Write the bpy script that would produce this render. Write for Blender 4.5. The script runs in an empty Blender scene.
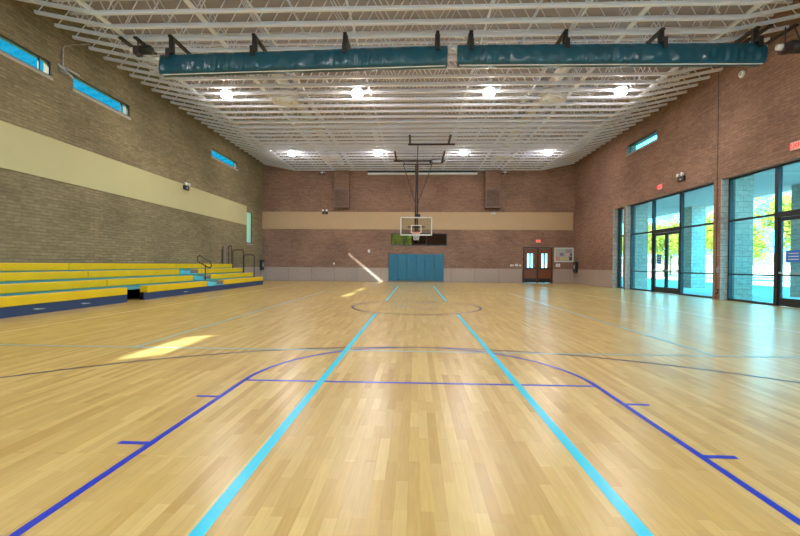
import bpy, bmesh, math, random
from math import pi, sin, cos, radians, hypot, sqrt
from mathutils import Vector, Matrix
random.seed(7)
S = bpy.context.scene
COL = S.collection

# ------------------------------------------------------------------ materials
def new_mat(name):
    m = bpy.data.materials.new(name); m.use_nodes = True
    nt = m.node_tree
    for n in list(nt.nodes): nt.nodes.remove(n)
    out = nt.nodes.new('ShaderNodeOutputMaterial')
    return m, nt, out
def N(nt, t, **kw):
    n = nt.nodes.new(t)
    for k, v in kw.items(): setattr(n, k, v)
    return n
def plain(name, col, rough=.6, metal=0, var=.06, scale=6, spec=.5, bump=0):
    m, nt, out = new_mat(name)
    b = N(nt, 'ShaderNodeBsdfPrincipled')
    b.inputs['Roughness'].default_value = rough
    b.inputs['Metallic'].default_value = metal
    b.inputs['Specular IOR Level'].default_value = spec
    tc = N(nt, 'ShaderNodeTexCoord'); no = N(nt, 'ShaderNodeTexNoise')
    no.inputs['Scale'].default_value = scale; no.inputs['Detail'].default_value = 4
    nt.links.new(tc.outputs['Object'], no.inputs['Vector'])
    mx = N(nt, 'ShaderNodeMix', data_type='RGBA')
    mx.inputs['A'].default_value = (*[c*(1-var) for c in col], 1)
    mx.inputs['B'].default_value = (*[min(1, c*(1+var)) for c in col], 1)
    nt.links.new(no.outputs['Fac'], mx.inputs['Factor'])
    nt.links.new(mx.outputs['Result'], b.inputs['Base Color'])
    if bump:
        bp = N(nt, 'ShaderNodeBump'); bp.inputs['Strength'].default_value = bump; bp.inputs['Distance'].default_value = .02
        nt.links.new(no.outputs['Fac'], bp.inputs['Height']); nt.links.new(bp.outputs['Normal'], b.inputs['Normal'])
    nt.links.new(b.outputs[0], out.inputs[0])
    return m
def emis(name, col, st):
    m, nt, out = new_mat(name)
    e = N(nt, 'ShaderNodeEmission'); e.inputs[0].default_value = (*col, 1); e.inputs[1].default_value = st
    nt.links.new(e.outputs[0], out.inputs[0]); return m
def glass(name, tint, refl=.07):
    m, nt, out = new_mat(name)
    t = N(nt, 'ShaderNodeBsdfTransparent'); t.inputs[0].default_value = (*tint, 1)
    g = N(nt, 'ShaderNodeBsdfGlossy'); g.inputs['Roughness'].default_value = .02
    mx = N(nt, 'ShaderNodeMixShader'); mx.inputs[0].default_value = refl
    nt.links.new(t.outputs[0], mx.inputs[1]); nt.links.new(g.outputs[0], mx.inputs[2])
    nt.links.new(mx.outputs[0], out.inputs[0]); return m
def brickmat(name, axis, c1, c2, mortar, w=.4, h=.1, ms=.006, rough=.9, patch=.5):
    """axis 'Y' -> wall runs along Y; 'X' -> wall runs along X"""
    m, nt, out = new_mat(name)
    b = N(nt, 'ShaderNodeBsdfPrincipled'); b.inputs['Roughness'].default_value = rough
    b.inputs['Specular IOR Level'].default_value = .25
    tc = N(nt, 'ShaderNodeTexCoord'); sp = N(nt, 'ShaderNodeSeparateXYZ'); cb = N(nt, 'ShaderNodeCombineXYZ')
    nt.links.new(tc.outputs['Object'], sp.inputs[0])
    if axis == 'XY':
        sm = N(nt, 'ShaderNodeMath', operation='ADD'); nt.links.new(sp.outputs[0], sm.inputs[0]); nt.links.new(sp.outputs[1], sm.inputs[1]); nt.links.new(sm.outputs[0], cb.inputs[0])
    else: nt.links.new(sp.outputs[1 if axis == 'Y' else 0], cb.inputs[0])
    nt.links.new(sp.outputs[2], cb.inputs[1])
    br = N(nt, 'ShaderNodeTexBrick'); br.offset = .5
    br.inputs['Scale'].default_value = 1
    br.inputs['Brick Width'].default_value = w; br.inputs['Row Height'].default_value = h
    br.inputs['Mortar Size'].default_value = ms; br.inputs['Mortar Smooth'].default_value = .4
    br.inputs['Color1'].default_value = (*c1, 1); br.inputs['Color2'].default_value = (*c2, 1)
    br.inputs['Mortar'].default_value = (*mortar, 1)
    nt.links.new(cb.outputs[0], br.inputs['Vector'])
    no = N(nt, 'ShaderNodeTexNoise'); no.inputs['Scale'].default_value = .45; no.inputs['Detail'].default_value = 5
    nt.links.new(cb.outputs[0], no.inputs['Vector'])
    n2 = N(nt, 'ShaderNodeTexNoise'); n2.inputs['Scale'].default_value = 5; n2.inputs['Detail'].default_value = 4
    mp = N(nt, 'ShaderNodeMapping'); mp.inputs['Scale'].default_value = (1, 3.2, 1)
    nt.links.new(cb.outputs[0], mp.inputs[0]); nt.links.new(mp.outputs[0], n2.inputs['Vector'])
    ad = N(nt, 'ShaderNodeMath', operation='ADD'); nt.links.new(no.outputs['Fac'], ad.inputs[0]); nt.links.new(n2.outputs['Fac'], ad.inputs[1])
    mr = N(nt, 'ShaderNodeMapRange'); mr.inputs['From Min'].default_value = .75; mr.inputs['From Max'].default_value = 1.25
    mr.inputs['To Min'].default_value = 1-patch*.5; mr.inputs['To Max'].default_value = 1+patch*.5
    nt.links.new(ad.outputs[0], mr.inputs[0])
    vm = N(nt, 'ShaderNodeVectorMath', operation='SCALE')
    nt.links.new(br.outputs['Color'], vm.inputs[0]); nt.links.new(mr.outputs[0], vm.inputs['Scale'])
    nt.links.new(vm.outputs[0], b.inputs['Base Color'])
    bp = N(nt, 'ShaderNodeBump'); bp.inputs['Strength'].default_value = .6; bp.inputs['Distance'].default_value = .012; bp.invert = True
    nt.links.new(br.outputs['Fac'], bp.inputs['Height']); nt.links.new(bp.outputs['Normal'], b.inputs['Normal'])
    nt.links.new(b.outputs[0], out.inputs[0]); return m

BR1, BR2, MOR = (.310, .182, .130), (.245, .143, .102), (.155, .092, .068)
M = {}
M['brickY'] = brickmat('brick_side_walls', 'Y', BR1, BR2, MOR)
M['brickL'] = brickmat('brick_left_wall_window_lit', 'Y', (.275, .215, .125), (.215, .168, .092), (.15, .115, .068))  # same brick as the other walls, greenish window light put into the colour
M['brickX'] = brickmat('brick_back_wall', 'X', BR1, BR2, MOR)
M['brickExt'] = brickmat('brick_column', 'XY', (.72, .58, .46), (.62, .50, .40), (.42, .33, .27), w=.4, h=.2, ms=.01)
M['brickExtY'] = brickmat('brick_sun_fin', 'Y', (.36, .28, .22), (.28, .21, .17), (.15, .12, .10), w=.4, h=.2, ms=.01)
M['band'] = plain('painted_block_band', (.48, .33, .19), .8, var=.05, scale=1.5)
M['bandL'] = plain('painted_block_band_left_lit', (.52, .46, .24), .8, var=.05, scale=1.5)  # same band, with the left wall's greenish light put into the colour
M['panelX'] = brickmat('base_panel_x', 'X', (.42, .33, .28), (.38, .30, .26), (.24, .18, .16), w=1.66, h=3, ms=.015, patch=.15)
M['panelY'] = brickmat('base_panel_y', 'Y', (.42, .33, .28), (.38, .30, .26), (.24, .18, .16), w=1.66, h=3, ms=.015, patch=.15)
M['jamb'] = brickmat('pale_block', 'X', (.46, .40, .34), (.40, .35, .30), (.25, .21, .18), w=.4, h=.2, ms=.01)
M['deck'] = plain('roof_deck', (.43, .385, .43), .85, var=.2, scale=.8)
M['truss'] = plain('white_truss_paint', (.87, .87, 1.0), .55, var=.03)
M['duct'] = plain('white_duct', (.74, .72, .74), .5, var=.03)
M['diff'] = plain('diffuser_grey', (.78, .76, .82), .5)
M['teal'] = plain('curtain_vinyl', (.003, .07, .11), .32, var=.25, scale=3, spec=.6)
M['black'] = plain('black_steel', (.018, .014, .016), .45)
M['brown_steel'] = plain('brown_steel', (.05, .03, .035), .45)
M['white'] = plain('white_enamel', (.75, .75, .74), .4)
M['grey'] = plain('grey_metal', (.35, .36, .37), .4, metal=.3)
M['yellow'] = plain('yellow_seat', (.80, .50, .003), .45, var=.10, scale=2.5)
M['yellow2'] = plain('yellow_seat_joint', (.28, .15, .01), .5)
M['navy'] = plain('navy_skirt', (.018, .042, .11), .5)
M['tealstrip'] = plain('teal_footboard', (.10, .36, .40), .45)
M['cyanstep'] = plain('cyan_step', (.10, .55, .66), .45)
M['darkbrown'] = plain('dark_brown', (.06, .035, .03), .6)
M['recess'] = plain('grey_brown', (.22, .15, .13), .7)
M['pad'] = plain('blue_pad_vinyl', (.022, .155, .25), .42, var=.12, scale=5)
M['padedge'] = plain('pad_trim', (.02, .12, .18), .5)
M['wood'] = plain('door_wood', (.20, .065, .022), .35, var=.3, scale=5)
M['doorframe'] = plain('dark_door_frame', (.030, .022, .022), .5)
M['alum'] = plain('dark_bronze_aluminium', (.022, .026, .030), .35)
M['glassR'] = glass('storefront_glass', (.78, .96, 1.0))
M['glassL'] = glass('clerestory_glass', (.80, .92, 1.0))
M['frostpane'] = None
M['glassD'] = glass('dark_glass', (.34, .34, .34), .12)
M['frost'] = glass('backboard_glass', (.86, .90, .90), .05)
M['red'] = plain('red_plastic', (.62, .02, .02), .4)
M['orange'] = plain('rim_orange', (.75, .10, .04), .4)
M['net'] = plain('white_net', (.80, .80, .82), .8)
M['exit'] = emis('exit_lit_red', (1, .05, .04), .75)
M['exitbox'] = plain('exit_face', (.75, .45, .42), .4)
M['lamp'] = emis('lamp_globe', (1, .95, .88), 20)
M['lens'] = emis('lamp_lens', (1, .96, .94), 165)
M['lampcap'] = plain('lamp_housing', (.70, .72, .72), .35)
M['cyanline'] = plain('cyan_tape', (.0, .60, .82), .3, var=.02)
M['cyanfaint'] = plain('worn_cyan_line', (.22, .44, .48), .3)
M['blueline'] = plain('blue_line', (.0, .03, .52), .3, var=.02)
M['navyline'] = plain('thin_navy_line', (.012, .012, .11), .3)
M['paleline'] = plain('pale_line', (.62, .42, .28), .3)
M['brownline'] = plain('faint_brown_line', (.30, .17, .11), .3)
M['pave'] = plain('concrete_paving', (.46, .54, .58), .8, var=.08, scale=.6)
M['sand'] = plain('sunlit_ground', (.66, .62, .56), .9, var=.08, scale=.3)
M['grass'] = plain('lawn', (.12, .22, .05), .9, var=.2, scale=1)
M['soffit'] = plain('canopy_plaster', (.70, .47, .38), .8)
M['stucco'] = plain('pale_stucco', (.70, .66, .60), .9)
M['blue'] = plain('blue_print', (.02, .16, .60), .5)
M['office'] = plain('olive_office_wall', (.10, .10, .045), .8)
M['bark'] = plain('bark', (.16, .11, .07), .9)
M['cork'] = plain('pale_board', (.42, .46, .44), .8)
for nm, c in (('paper_a', (.25, .20, .30)), ('paper_b', (.62, .45, .42)), ('paper_c', (.58, .30, .22)), ('paper_d', (.60, .52, .20)),
              ('paper_e', (.08, .08, .09)), ('paper_f', (.35, .30, .32))):
    M[nm] = plain(nm, c, .8)

def frostmat():
    m, nt, out = new_mat('frosted_pane')
    t = N(nt, 'ShaderNodeBsdfTransparent'); t.inputs[0].default_value = (.7, .8, .8, 1)
    d = N(nt, 'ShaderNodeBsdfTranslucent'); d.inputs[0].default_value = (.95, .92, .9, 1)
    s = N(nt, 'ShaderNodeMixShader'); s.inputs[0].default_value = .97
    nt.links.new(t.outputs[0], s.inputs[1]); nt.links.new(d.outputs[0], s.inputs[2]); nt.links.new(s.outputs[0], out.inputs[0]); return m
M['frostpane'] = frostmat()
def leafmat():
    m, nt, out = new_mat('leaf')
    d = N(nt, 'ShaderNodeBsdfDiffuse'); t = N(nt, 'ShaderNodeBsdfTranslucent')
    oi = N(nt, 'ShaderNodeTexCoord'); no = N(nt, 'ShaderNodeTexNoise'); no.inputs['Scale'].default_value = 1.5
    nt.links.new(oi.outputs['Object'], no.inputs['Vector'])
    mx = N(nt, 'ShaderNodeMix', data_type='RGBA')
    mx.inputs['A'].default_value = (.40, .42, .04, 1); mx.inputs['B'].default_value = (.85, .78, .22, 1)
    nt.links.new(no.outputs['Fac'], mx.inputs['Factor'])
    nt.links.new(mx.outputs['Result'], d.inputs[0]); nt.links.new(mx.outputs['Result'], t.inputs[0])
    s = N(nt, 'ShaderNodeMixShader'); s.inputs[0].default_value = .5
    nt.links.new(d.outputs[0], s.inputs[1]); nt.links.new(t.outputs[0], s.inputs[2]); nt.links.new(s.outputs[0], out.inputs[0])
    return m
M['leaf'] = leafmat()

def floormat():
    m, nt, out = new_mat('maple_floor')
    b = N(nt, 'ShaderNodeBsdfPrincipled')
    tc = N(nt, 'ShaderNodeTexCoord'); sp = N(nt, 'ShaderNodeSeparateXYZ'); cb = N(nt, 'ShaderNodeCombineXYZ')
    nt.links.new(tc.outputs['Object'], sp.inputs[0]); nt.links.new(sp.outputs[1], cb.inputs[0]); nt.links.new(sp.outputs[0], cb.inputs[1])
    def brick(w, h, off, c1, c2, bias=0):
        br = N(nt, 'ShaderNodeTexBrick'); br.offset = off; br.offset_frequency = 2
        br.inputs['Scale'].default_value = 1; br.inputs['Brick Width'].default_value = w; br.inputs['Row Height'].default_value = h
        br.inputs['Mortar Size'].default_value = .0006; br.inputs['Bias'].default_value = bias
        br.inputs['Color1'].default_value = (*c1, 1); br.inputs['Color2'].default_value = (*c2, 1)
        br.inputs['Mortar'].default_value = (*[c*.8 for c in c1], 1)
        nt.links.new(cb.outputs[0], br.inputs['Vector']); return br
    b1 = brick(.56, .066, .37, (.73, .535, .195), (.62, .415, .12))
    b2 = brick(.83, .066, .61, (1, 1, 1), (.83, .78, .70))
    mu = N(nt, 'ShaderNodeMix', data_type='RGBA', blend_type='MULTIPLY'); mu.inputs['Factor'].default_value = 1
    nt.links.new(b1.outputs['Color'], mu.inputs['A']); nt.links.new(b2.outputs['Color'], mu.inputs['B'])
    no = N(nt, 'ShaderNodeTexNoise'); no.inputs['Scale'].default_value = 14; no.inputs['Detail'].default_value = 5
    mp = N(nt, 'ShaderNodeMapping'); mp.inputs['Scale'].default_value = (.35, 4, 1)
    nt.links.new(cb.outputs[0], mp.inputs[0]); nt.links.new(mp.outputs[0], no.inputs['Vector'])
    mr = N(nt, 'ShaderNodeMapRange'); mr.inputs['From Min'].default_value = .3; mr.inputs['From Max'].default_value = .7
    mr.inputs['To Min'].default_value = .93; mr.inputs['To Max'].default_value = 1.06
    nt.links.new(no.outputs['Fac'], mr.inputs[0])
    vm = N(nt, 'ShaderNodeVectorMath', operation='SCALE'); nt.links.new(mu.outputs['Result'], vm.inputs[0]); nt.links.new(mr.outputs[0], vm.inputs['Scale'])
    nt.links.new(vm.outputs[0], b.inputs['Base Color'])
    n3 = N(nt, 'ShaderNodeTexNoise'); n3.inputs['Scale'].default_value = 1.1; nt.links.new(tc.outputs['Object'], n3.inputs['Vector'])
    m3 = N(nt, 'ShaderNodeMapRange'); m3.inputs['To Min'].default_value = .36; m3.inputs['To Max'].default_value = .36
    nt.links.new(n3.outputs['Fac'], m3.inputs[0]); nt.links.new(m3.outputs[0], b.inputs['Roughness'])
    b.inputs['Specular IOR Level'].default_value = .22
    b.inputs['Coat Weight'].default_value = 1; b.inputs['Coat Roughness'].default_value = .27; b.inputs['Coat IOR'].default_value = 1.28
    nt.links.new(b.outputs[0], out.inputs[0]); return m
M['floor'] = floormat()

# ------------------------------------------------------------------ mesh helpers
def box(bm, x0, x1, y0, y1, z0, z1, bev=0):
    vs = [bm.verts.new((x, y, z)) for x in (x0, x1) for y in (y0, y1) for z in (z0, z1)]
    fs = [bm.faces.new([vs[i] for i in q]) for q in ((0,1,3,2), (4,6,7,5), (0,4,5,1), (2,3,7,6), (0,2,6,4), (1,5,7,3))]
    if bev:
        es = {e for f in fs for e in f.edges}
        bmesh.ops.bevel(bm, geom=list(es), offset=bev, segments=2, affect='EDGES', profile=.6)
def tube(bm, p0, p1, r, seg=8, r1=None):
    p0, p1 = Vector(p0), Vector(p1); r1 = r if r1 is None else r1
    d = (p1-p0).normalized(); a = d.orthogonal().normalized(); b = d.cross(a)
    A = [bm.verts.new(p0+(a*cos(2*pi*i/seg)+b*sin(2*pi*i/seg))*r) for i in range(seg)]
    B = [bm.verts.new(p1+(a*cos(2*pi*i/seg)+b*sin(2*pi*i/seg))*r1) for i in range(seg)]
    for i in range(seg): bm.faces.new((A[i], A[(i+1) % seg], B[(i+1) % seg], B[i]))
    bm.faces.new(A[::-1]); bm.faces.new(B)
def path(bm, pts, r, seg=8):
    for a, b in zip(pts, pts[1:]): tube(bm, a, b, r, seg)
    for p in pts[1:-1]:
        bmesh.ops.create_icosphere(bm, subdivisions=1, radius=r*1.02, matrix=Matrix.Translation(p))
def beam(bm, p0, p1, w, h):
    """rectangular bar p0->p1, width w (horizontal), height h"""
    p0, p1 = Vector(p0), Vector(p1); d = (p1-p0).normalized()
    up = Vector((0, 0, 1))
    if abs(d.z) > .95: up = Vector((0, 1, 0))
    s = d.cross(up).normalized(); u = s.cross(d).normalized()
    q = [(-1,-1), (1,-1), (1,1), (-1,1)]
    A = [bm.verts.new(p0+s*w/2*i+u*h/2*j) for i, j in q]; B = [bm.verts.new(p1+s*w/2*i+u*h/2*j) for i, j in q]
    for i in range(4): bm.faces.new((A[i], A[(i+1) % 4], B[(i+1) % 4], B[i]))
    bm.faces.new(A[::-1]); bm.faces.new(B)
def lathe(bm, prof, c=(0,0,0), seg=20, axis='Z'):
    rings = []
    for r, z in prof:
        ring = []
        for i in range(seg):
            a = 2*pi*i/seg; v = (r*cos(a), r*sin(a), z)
            if axis == 'Y': v = (r*cos(a), z, r*sin(a))
            if axis == 'X': v = (z, r*cos(a), r*sin(a))
            ring.append(bm.verts.new(Vector(v)+Vector(c)))
        rings.append(ring)
    for a, b in zip(rings, rings[1:]):
        for i in range(seg): bm.faces.new((a[i], a[(i+1) % seg], b[(i+1) % seg], b[i]))
    bm.faces.new(rings[0][::-1]); bm.faces.new(rings[-1])
def ribbon(bm, pts, w, z=.0012, th=.0011):
    """flat strip along 2D points"""
    P = [Vector((x, y, 0)) for x, y in pts]; L = []
    for i, p in enumerate(P):
        d = (P[min(i+1, len(P)-1)]-P[max(i-1, 0)]).normalized(); n = Vector((-d.y, d.x, 0))
        L.append((bm.verts.new(p+n*w/2+Vector((0,0,z))), bm.verts.new(p-n*w/2+Vector((0,0,z)))))
    for a, b in zip(L, L[1:]): bm.faces.new((a[0], a[1], b[1], b[0]))
def obj(name, bm, mat, parent=None, smooth=False, loc=None):
    bmesh.ops.recalc_face_normals(bm, faces=bm.faces[:])
    me = bpy.data.meshes.new(name); bm.to_mesh(me); bm.free()
    me.materials.append(mat)
    if smooth:
        me.polygons.foreach_set('use_smooth', [True]*len(me.polygons))
    o = bpy.data.objects.new(name, me); COL.objects.link(o)
    if loc: o.location = loc
    if parent: o.parent = parent
    return o
def BM(): return bmesh.new()
def tag(o, label, cat, group=None, kind=None):
    o['label'] = label; o['category'] = cat
    if group: o['group'] = group
    if kind: o['kind'] = kind
    return o
def thing(name, label, cat, loc=(0,0,0), group=None, rotz=0):
    o = bpy.data.objects.new(name, None); COL.objects.link(o); o.empty_display_size = .2
    o.location = loc; o.rotation_euler = (0, 0, rotz)
    return tag(o, label, cat, group)
def struct(name, bm, mat, label=None, parent=None):
    o = obj(name, bm, mat, parent)
    if parent is None: o['kind'] = 'structure'
    if label: o['label'] = label
    return o
def dup(root, loc, label, rotz=None):
    r = root.copy(); COL.objects.link(r); r.location = loc; r['label'] = label
    if rotz is not None: r.rotation_euler = (0, 0, rotz)
    for ch in list(root.children):
        c = ch.copy(); COL.objects.link(c); c.parent = r
        for g in list(ch.children):
            d = g.copy(); COL.objects.link(d); d.parent = c
    return r
def text_mesh(name, txt, size, mat, parent, mtx, depth=.004):
    cu = bpy.data.curves.new(name, 'FONT'); cu.body = txt; cu.size = size; cu.extrude = depth
    cu.align_x = 'CENTER'; cu.align_y = 'CENTER'
    o = bpy.data.objects.new(name, cu); COL.objects.link(o)
    bpy.context.view_layer.update()
    me = bpy.data.meshes.new_from_object(o.evaluated_get(bpy.context.evaluated_depsgraph_get()))
    bpy.data.objects.remove(o); me.materials.clear(); me.materials.append(mat)
    me.transform(mtx)
    q = bpy.data.objects.new(name, me); COL.objects.link(q); q.parent = parent
    return q
def ordn(n):
    w = ['zeroth','first','second','third','fourth','fifth','sixth','seventh','eighth','ninth','tenth','eleventh','twelfth','thirteenth',
         'fourteenth','fifteenth','sixteenth','seventeenth','eighteenth','nineteenth','twentieth']
    t = {2: 'twenty', 3: 'thirty'}
    return w[n] if n <= 20 else ('thirtieth' if n == 30 else t[n//10]+'-'+w[n % 10])

XL, XR, YB, YF, ZR = -11.05, 11.10, 24.72, -9.6, 9.15
# ------------------------------------------------------------------ room shell
def wall(name, axis, a0, a1, t0, t1, z0, z1, holes, mat, label):
    """slab with rectangular holes; axis 'Y' runs along Y with x in t0..t1, 'X' runs along X with y in t0..t1"""
    A = sorted({a0, a1, *[h[0] for h in holes], *[h[1] for h in holes]})
    Z = sorted({z0, z1, *[h[2] for h in holes], *[h[3] for h in holes]})
    bm = BM(); V = {}
    def solid(i, j):
        if i < 0 or j < 0 or i >= len(A)-1 or j >= len(Z)-1: return False
        ca, cz = (A[i]+A[i+1])/2, (Z[j]+Z[j+1])/2
        return not any(h[0] < ca < h[1] and h[2] < cz < h[3] for h in holes)
    def v(i, j, k):
        if (i, j, k) not in V:
            t = (t0, t1)[k]; V[(i, j, k)] = bm.verts.new((t, A[i], Z[j]) if axis == 'Y' else (A[i], t, Z[j]))
        return V[(i, j, k)]
    for i in range(len(A)-1):
        for j in range(len(Z)-1):
            if not solid(i, j): continue
            for k in (0, 1): bm.faces.new((v(i,j,k), v(i+1,j,k), v(i+1,j+1,k), v(i,j+1,k)))
            if not solid(i-1, j): bm.faces.new((v(i,j,0), v(i,j,1), v(i,j+1,1), v(i,j+1,0)))
            if not solid(i+1, j): bm.faces.new((v(i+1,j,0), v(i+1,j,1), v(i+1,j+1,1), v(i+1,j+1,0)))
            if not solid(i, j-1): bm.faces.new((v(i,j,0), v(i+1,j,0), v(i+1,j,1), v(i,j,1)))
            if not solid(i, j+1): bm.faces.new((v(i,j+1,0), v(i+1,j+1,0), v(i+1,j+1,1), v(i,j+1,1)))
    return struct(name, bm, mat, label)

bm = BM(); box(bm, XL-.25, XR+.5, YF-.3, YB+.3, -.3, 0)
floor = struct('floor', bm, M['floor'], 'glossy maple plank gym floor')
bm = BM(); box(bm, XL-.25, XR+.5, YF-.3, YB+.3, ZR, ZR+.2)
struct('ceiling', bm, M['deck'], 'brownish roof deck above the white trusses')

CL = [(-4.2, -2.45, 6.0, 6.55), (5.3, 7.75, 6.80, 7.25), (8.53, 11.1, 6.80, 7.25), (17.4, 20.6, 7.0, 7.45)]
SLIT = (22.0, 22.85, 2.55, 4.64)
wall('wall_left', 'Y', YF, YB, XL-.25, XL, 0, ZR, CL+[SLIT], M['brickL'], 'tan brick side wall above the bleachers')
OPN = (18.05, 19.2, 0, 4.42); OPA = (11.5, 17.83, 0, 4.42); OPB = (3.6, 11.12, 0, 4.42); CR = (15.15, 17.85, 7.12, 7.58)
wall('wall_right', 'Y', YF, YB, XR, XR+.5, 0, ZR, [OPN, OPA, OPB, CR], M['brickY'], 'brown brick side wall above the glazed storefront')
WB = (-1.77, 2.2, 2.58, 3.45); DB = (7.52, 9.56, 0, 2.5)
wall('wall_back', 'X', XL-.25, XR+.5, YB, YB+.3, 0, ZR, [WB, DB], M['brickX'], 'brown brick end wall behind the basketball goal')
FG = [(-9, -2, 0, 4.42), (2, 9, 0, 4.42)]  # unseen glazed openings, added to brighten the room
wall('wall_front', 'X', XL-.25, XR+.5, YF-.3, YF, 0, ZR, FG, M['brickX'], None)

# painted bands and precast base panels
bm = BM(); box(bm, XL, 10.95, YB-.03, YB, 3.71, 4.95)
struct('trim_1', bm, M['band'], 'smooth tan painted band across the end wall')
bm = BM(); box(bm, XL, XL+.03, YF, 21.92, 3.71, 4.95)
struct('trim_2', bm, M['bandL'], 'smooth cream painted band along the left wall')
bm = BM(); box(bm, XL, DB[0]-.06, YB-.04, YB, 0, .98); box(bm, DB[1]+.06, XR, YB-.04, YB, 0, .98)
struct('baseboard_back', bm, M['panelX'], 'pale base panels along the end wall')
bm = BM(); box(bm, XR-.04, XR, OPN[1], YB-.04, 0, .98)
struct('baseboard_right', bm, M['panelY'])
bm = BM(); box(bm, XL, XL+.04, YF, YB-.04, 0, .98)
struct('baseboard_left', bm, M['panelY'])
# pale block jamb linings on the far side of each right wall opening
bm = BM()
for h in (OPN, OPA, OPB): box(bm, XR-.015, XR+.3, h[1]-.03, h[1], 0, 4.42)
struct('trim_3', bm, M['jamb'], 'pale block window jambs')
# control joint
bm = BM(); box(bm, XR-.012, XR, 11.30, 11.33, 0, ZR-.02); struct('trim_4', bm, M['darkbrown'], 'vertical dark control joint in the right wall')
# outside buttresses beside the openings, added unseen fin keeping sun off the slit window
bm = BM()
for y0, y1 in ((17.83, 18.05), (11.12, 11.5)): box(bm, XR+.5, XR+1.15, y0, y1+.02, -.02, 4.6)
struct('wall_buttress', bm, M['brickExt'])
bm = BM(); box(bm, XL-2.3, XL-.25, 21.2, 21.95, 0, 6.5); struct('wall_added_sun_fin', bm, M['brickExtY'])

# ------------------------------------------------------------------ windows and doors
wn = [0]
def win_name(): wn[0] += 1; return f'window_{wn[0]}'
def added_front_window(h):
    bm = BM(); y = YF-.15; n = 4
    for i in range(n+1): q = h[0]+(h[1]-h[0]-.06)*i/n; box(bm, q, q+.06, y-.05, y+.05, 0, h[3])
    for z in (0, .93, 2.85, h[3]-.06): box(bm, h[0], h[1], y-.045, y+.045, z, z+.06)
    w = struct(win_name(), bm, M['alum'], 'added unseen glazing behind the camera for fill daylight')
    bm = BM(); box(bm, h[0], h[1], y-.004, y+.004, 0, h[3]); obj('glass_pane', bm, M['glassR'], w)
def side_window(h, x, gl, sill=True, frame=M['alum'], t=.05, side=-1, bars=()):
    """frame in plane x on a side wall; h=(y0,y1,z0,z1)"""
    y0, y1, z0, z1 = h
    bm = BM()
    for a in ((y0, y1, z0, z0+t), (y0, y1, z1-t, z1), (y0, y0+t, z0+t, z1-t), (y1-t, y1, z0+t, z1-t)): box(bm, x-.03, x+.03, *a)
    for b in bars: box(bm, x-.025, x+.025, b-.02, b+.02, z0+t, z1-t)
    w = struct(win_name(), bm, frame)
    bm = BM(); box(bm, x-.004, x+.004, y0+t, y1-t, z0+t, z1-t); obj('glass_pane', bm, gl, w)
    if sill:
        bm = BM(); xi = XL if side < 0 else XR
        box(bm, *( (XL-.18, XL+.03) if side < 0 else (XR-.03, XR+.2)), y0-.03, y1+.03, z0-.10, z0); obj('window_sill', bm, M['jamb'], w)
    return w
for h in FG: added_front_window(h)
for h in CL:
    w = side_window(h, XL-.07, M['glassL'], bars=(h[1]-.35,))
    w['label'] = 'long narrow high window in the left wall'
w = side_window(SLIT, XL-.06, M['frostpane']); w['label'] = 'tall slit window near the far left corner'
w = side_window(CR, XR+.2, M['glassR'], side=1); w['label'] = 'narrow high window in the right wall'

GX = XR+.3
def bay(y0, y1, label):
    """glazed bay: low rail, transom rail, head"""
    bm = BM(); t = .06; Z1 = 4.42
    for a in ((y0, y1, 0, .07), (y0, y1, Z1-t, Z1), (y0, y1, .93, .98), (y0, y1, 2.85, 2.92), (y0, y0+t, .07, Z1-t), (y1-t, y1, .07, Z1-t)):
        box(bm, GX-.06, GX+.06, *a)
    w = struct(win_name(), bm, M['alum'], label)
    for z0, z1 in ((.07, .93), (.98, 2.85), (2.92, Z1-t)):
        bm = BM(); box(bm, GX-.005, GX+.005, y0+t, y1-t, z0, z1); obj('glass_pane', bm, M['glassR'], w)
    return w
dn = [1]
def glass_doors(y0, y1, label):
    dn[0] += 1
    bm = BM(); t = .07; Z1 = 4.42
    for a in ((y0, y0+t, 0, Z1), (y1-t, y1, 0, Z1), (y0+t, y1-t, Z1-.06, Z1), (y0+t, y1-t, 2.78, 2.95)): box(bm, GX-.065, GX+.065, *a)
    d = struct(f'door_{dn[0]}', bm, M['alum'], label)
    bm = BM(); box(bm, GX-.005, GX+.005, y0+t, y1-t, 2.95, Z1-.06); obj('glass_pane', bm, M['glassR'], d)
    m = (y0+y1)/2
    for a, b in ((y0+t+.005, m-.005), (m+.005, y1-t-.005)):
        bm = BM()
        for q in ((a, a+.09, 0.01, 2.77), (b-.09, b, 0.01, 2.77), (a+.09, b-.09, .01, .26), (a+.09, b-.09, 2.66, 2.77), (a+.09, b-.09, .95, 1.0)): box(bm, GX-.03, GX+.03, *q)
        l = obj('door_leaf', bm, M['alum'], d)
        bm = BM(); box(bm, GX-.005, GX+.005, a+.09, b-.09, .26, .95); box(bm, GX-.005, GX+.005, a+.09, b-.09, 1.0, 2.66); obj('glass_pane', bm, M['glassR'], l)
        bm = BM(); tube(bm, (GX-.09, a+.1, 1.04), (GX-.09, b-.1, 1.04), .018); box(bm, GX-.1, GX-.03, a+.08, a+.12, 1.01, 1.07); box(bm, GX-.1, GX-.03, b-.12, b-.08, 1.01, 1.07)
        obj('push_bar', bm, M['grey'], l)
    return d
bay(OPN[0], OPN[1]-.03, 'very narrow full height window strip in the right wall')
bay(15.83, 17.80, 'glazed bay left of the far glass doors')
d2 = glass_doors(13.77, 15.83, 'far double glass doors with dark frames')
bay(11.5, 13.77, 'glazed bay right of the far glass doors')
bay(9.13, 11.09, 'large glazed bay left of the near glass doors')
d3 = glass_doors(7.07, 9.13, 'near double glass doors at the right edge')
bay(3.6, 7.07, 'glazed bay nearest the camera')
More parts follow.
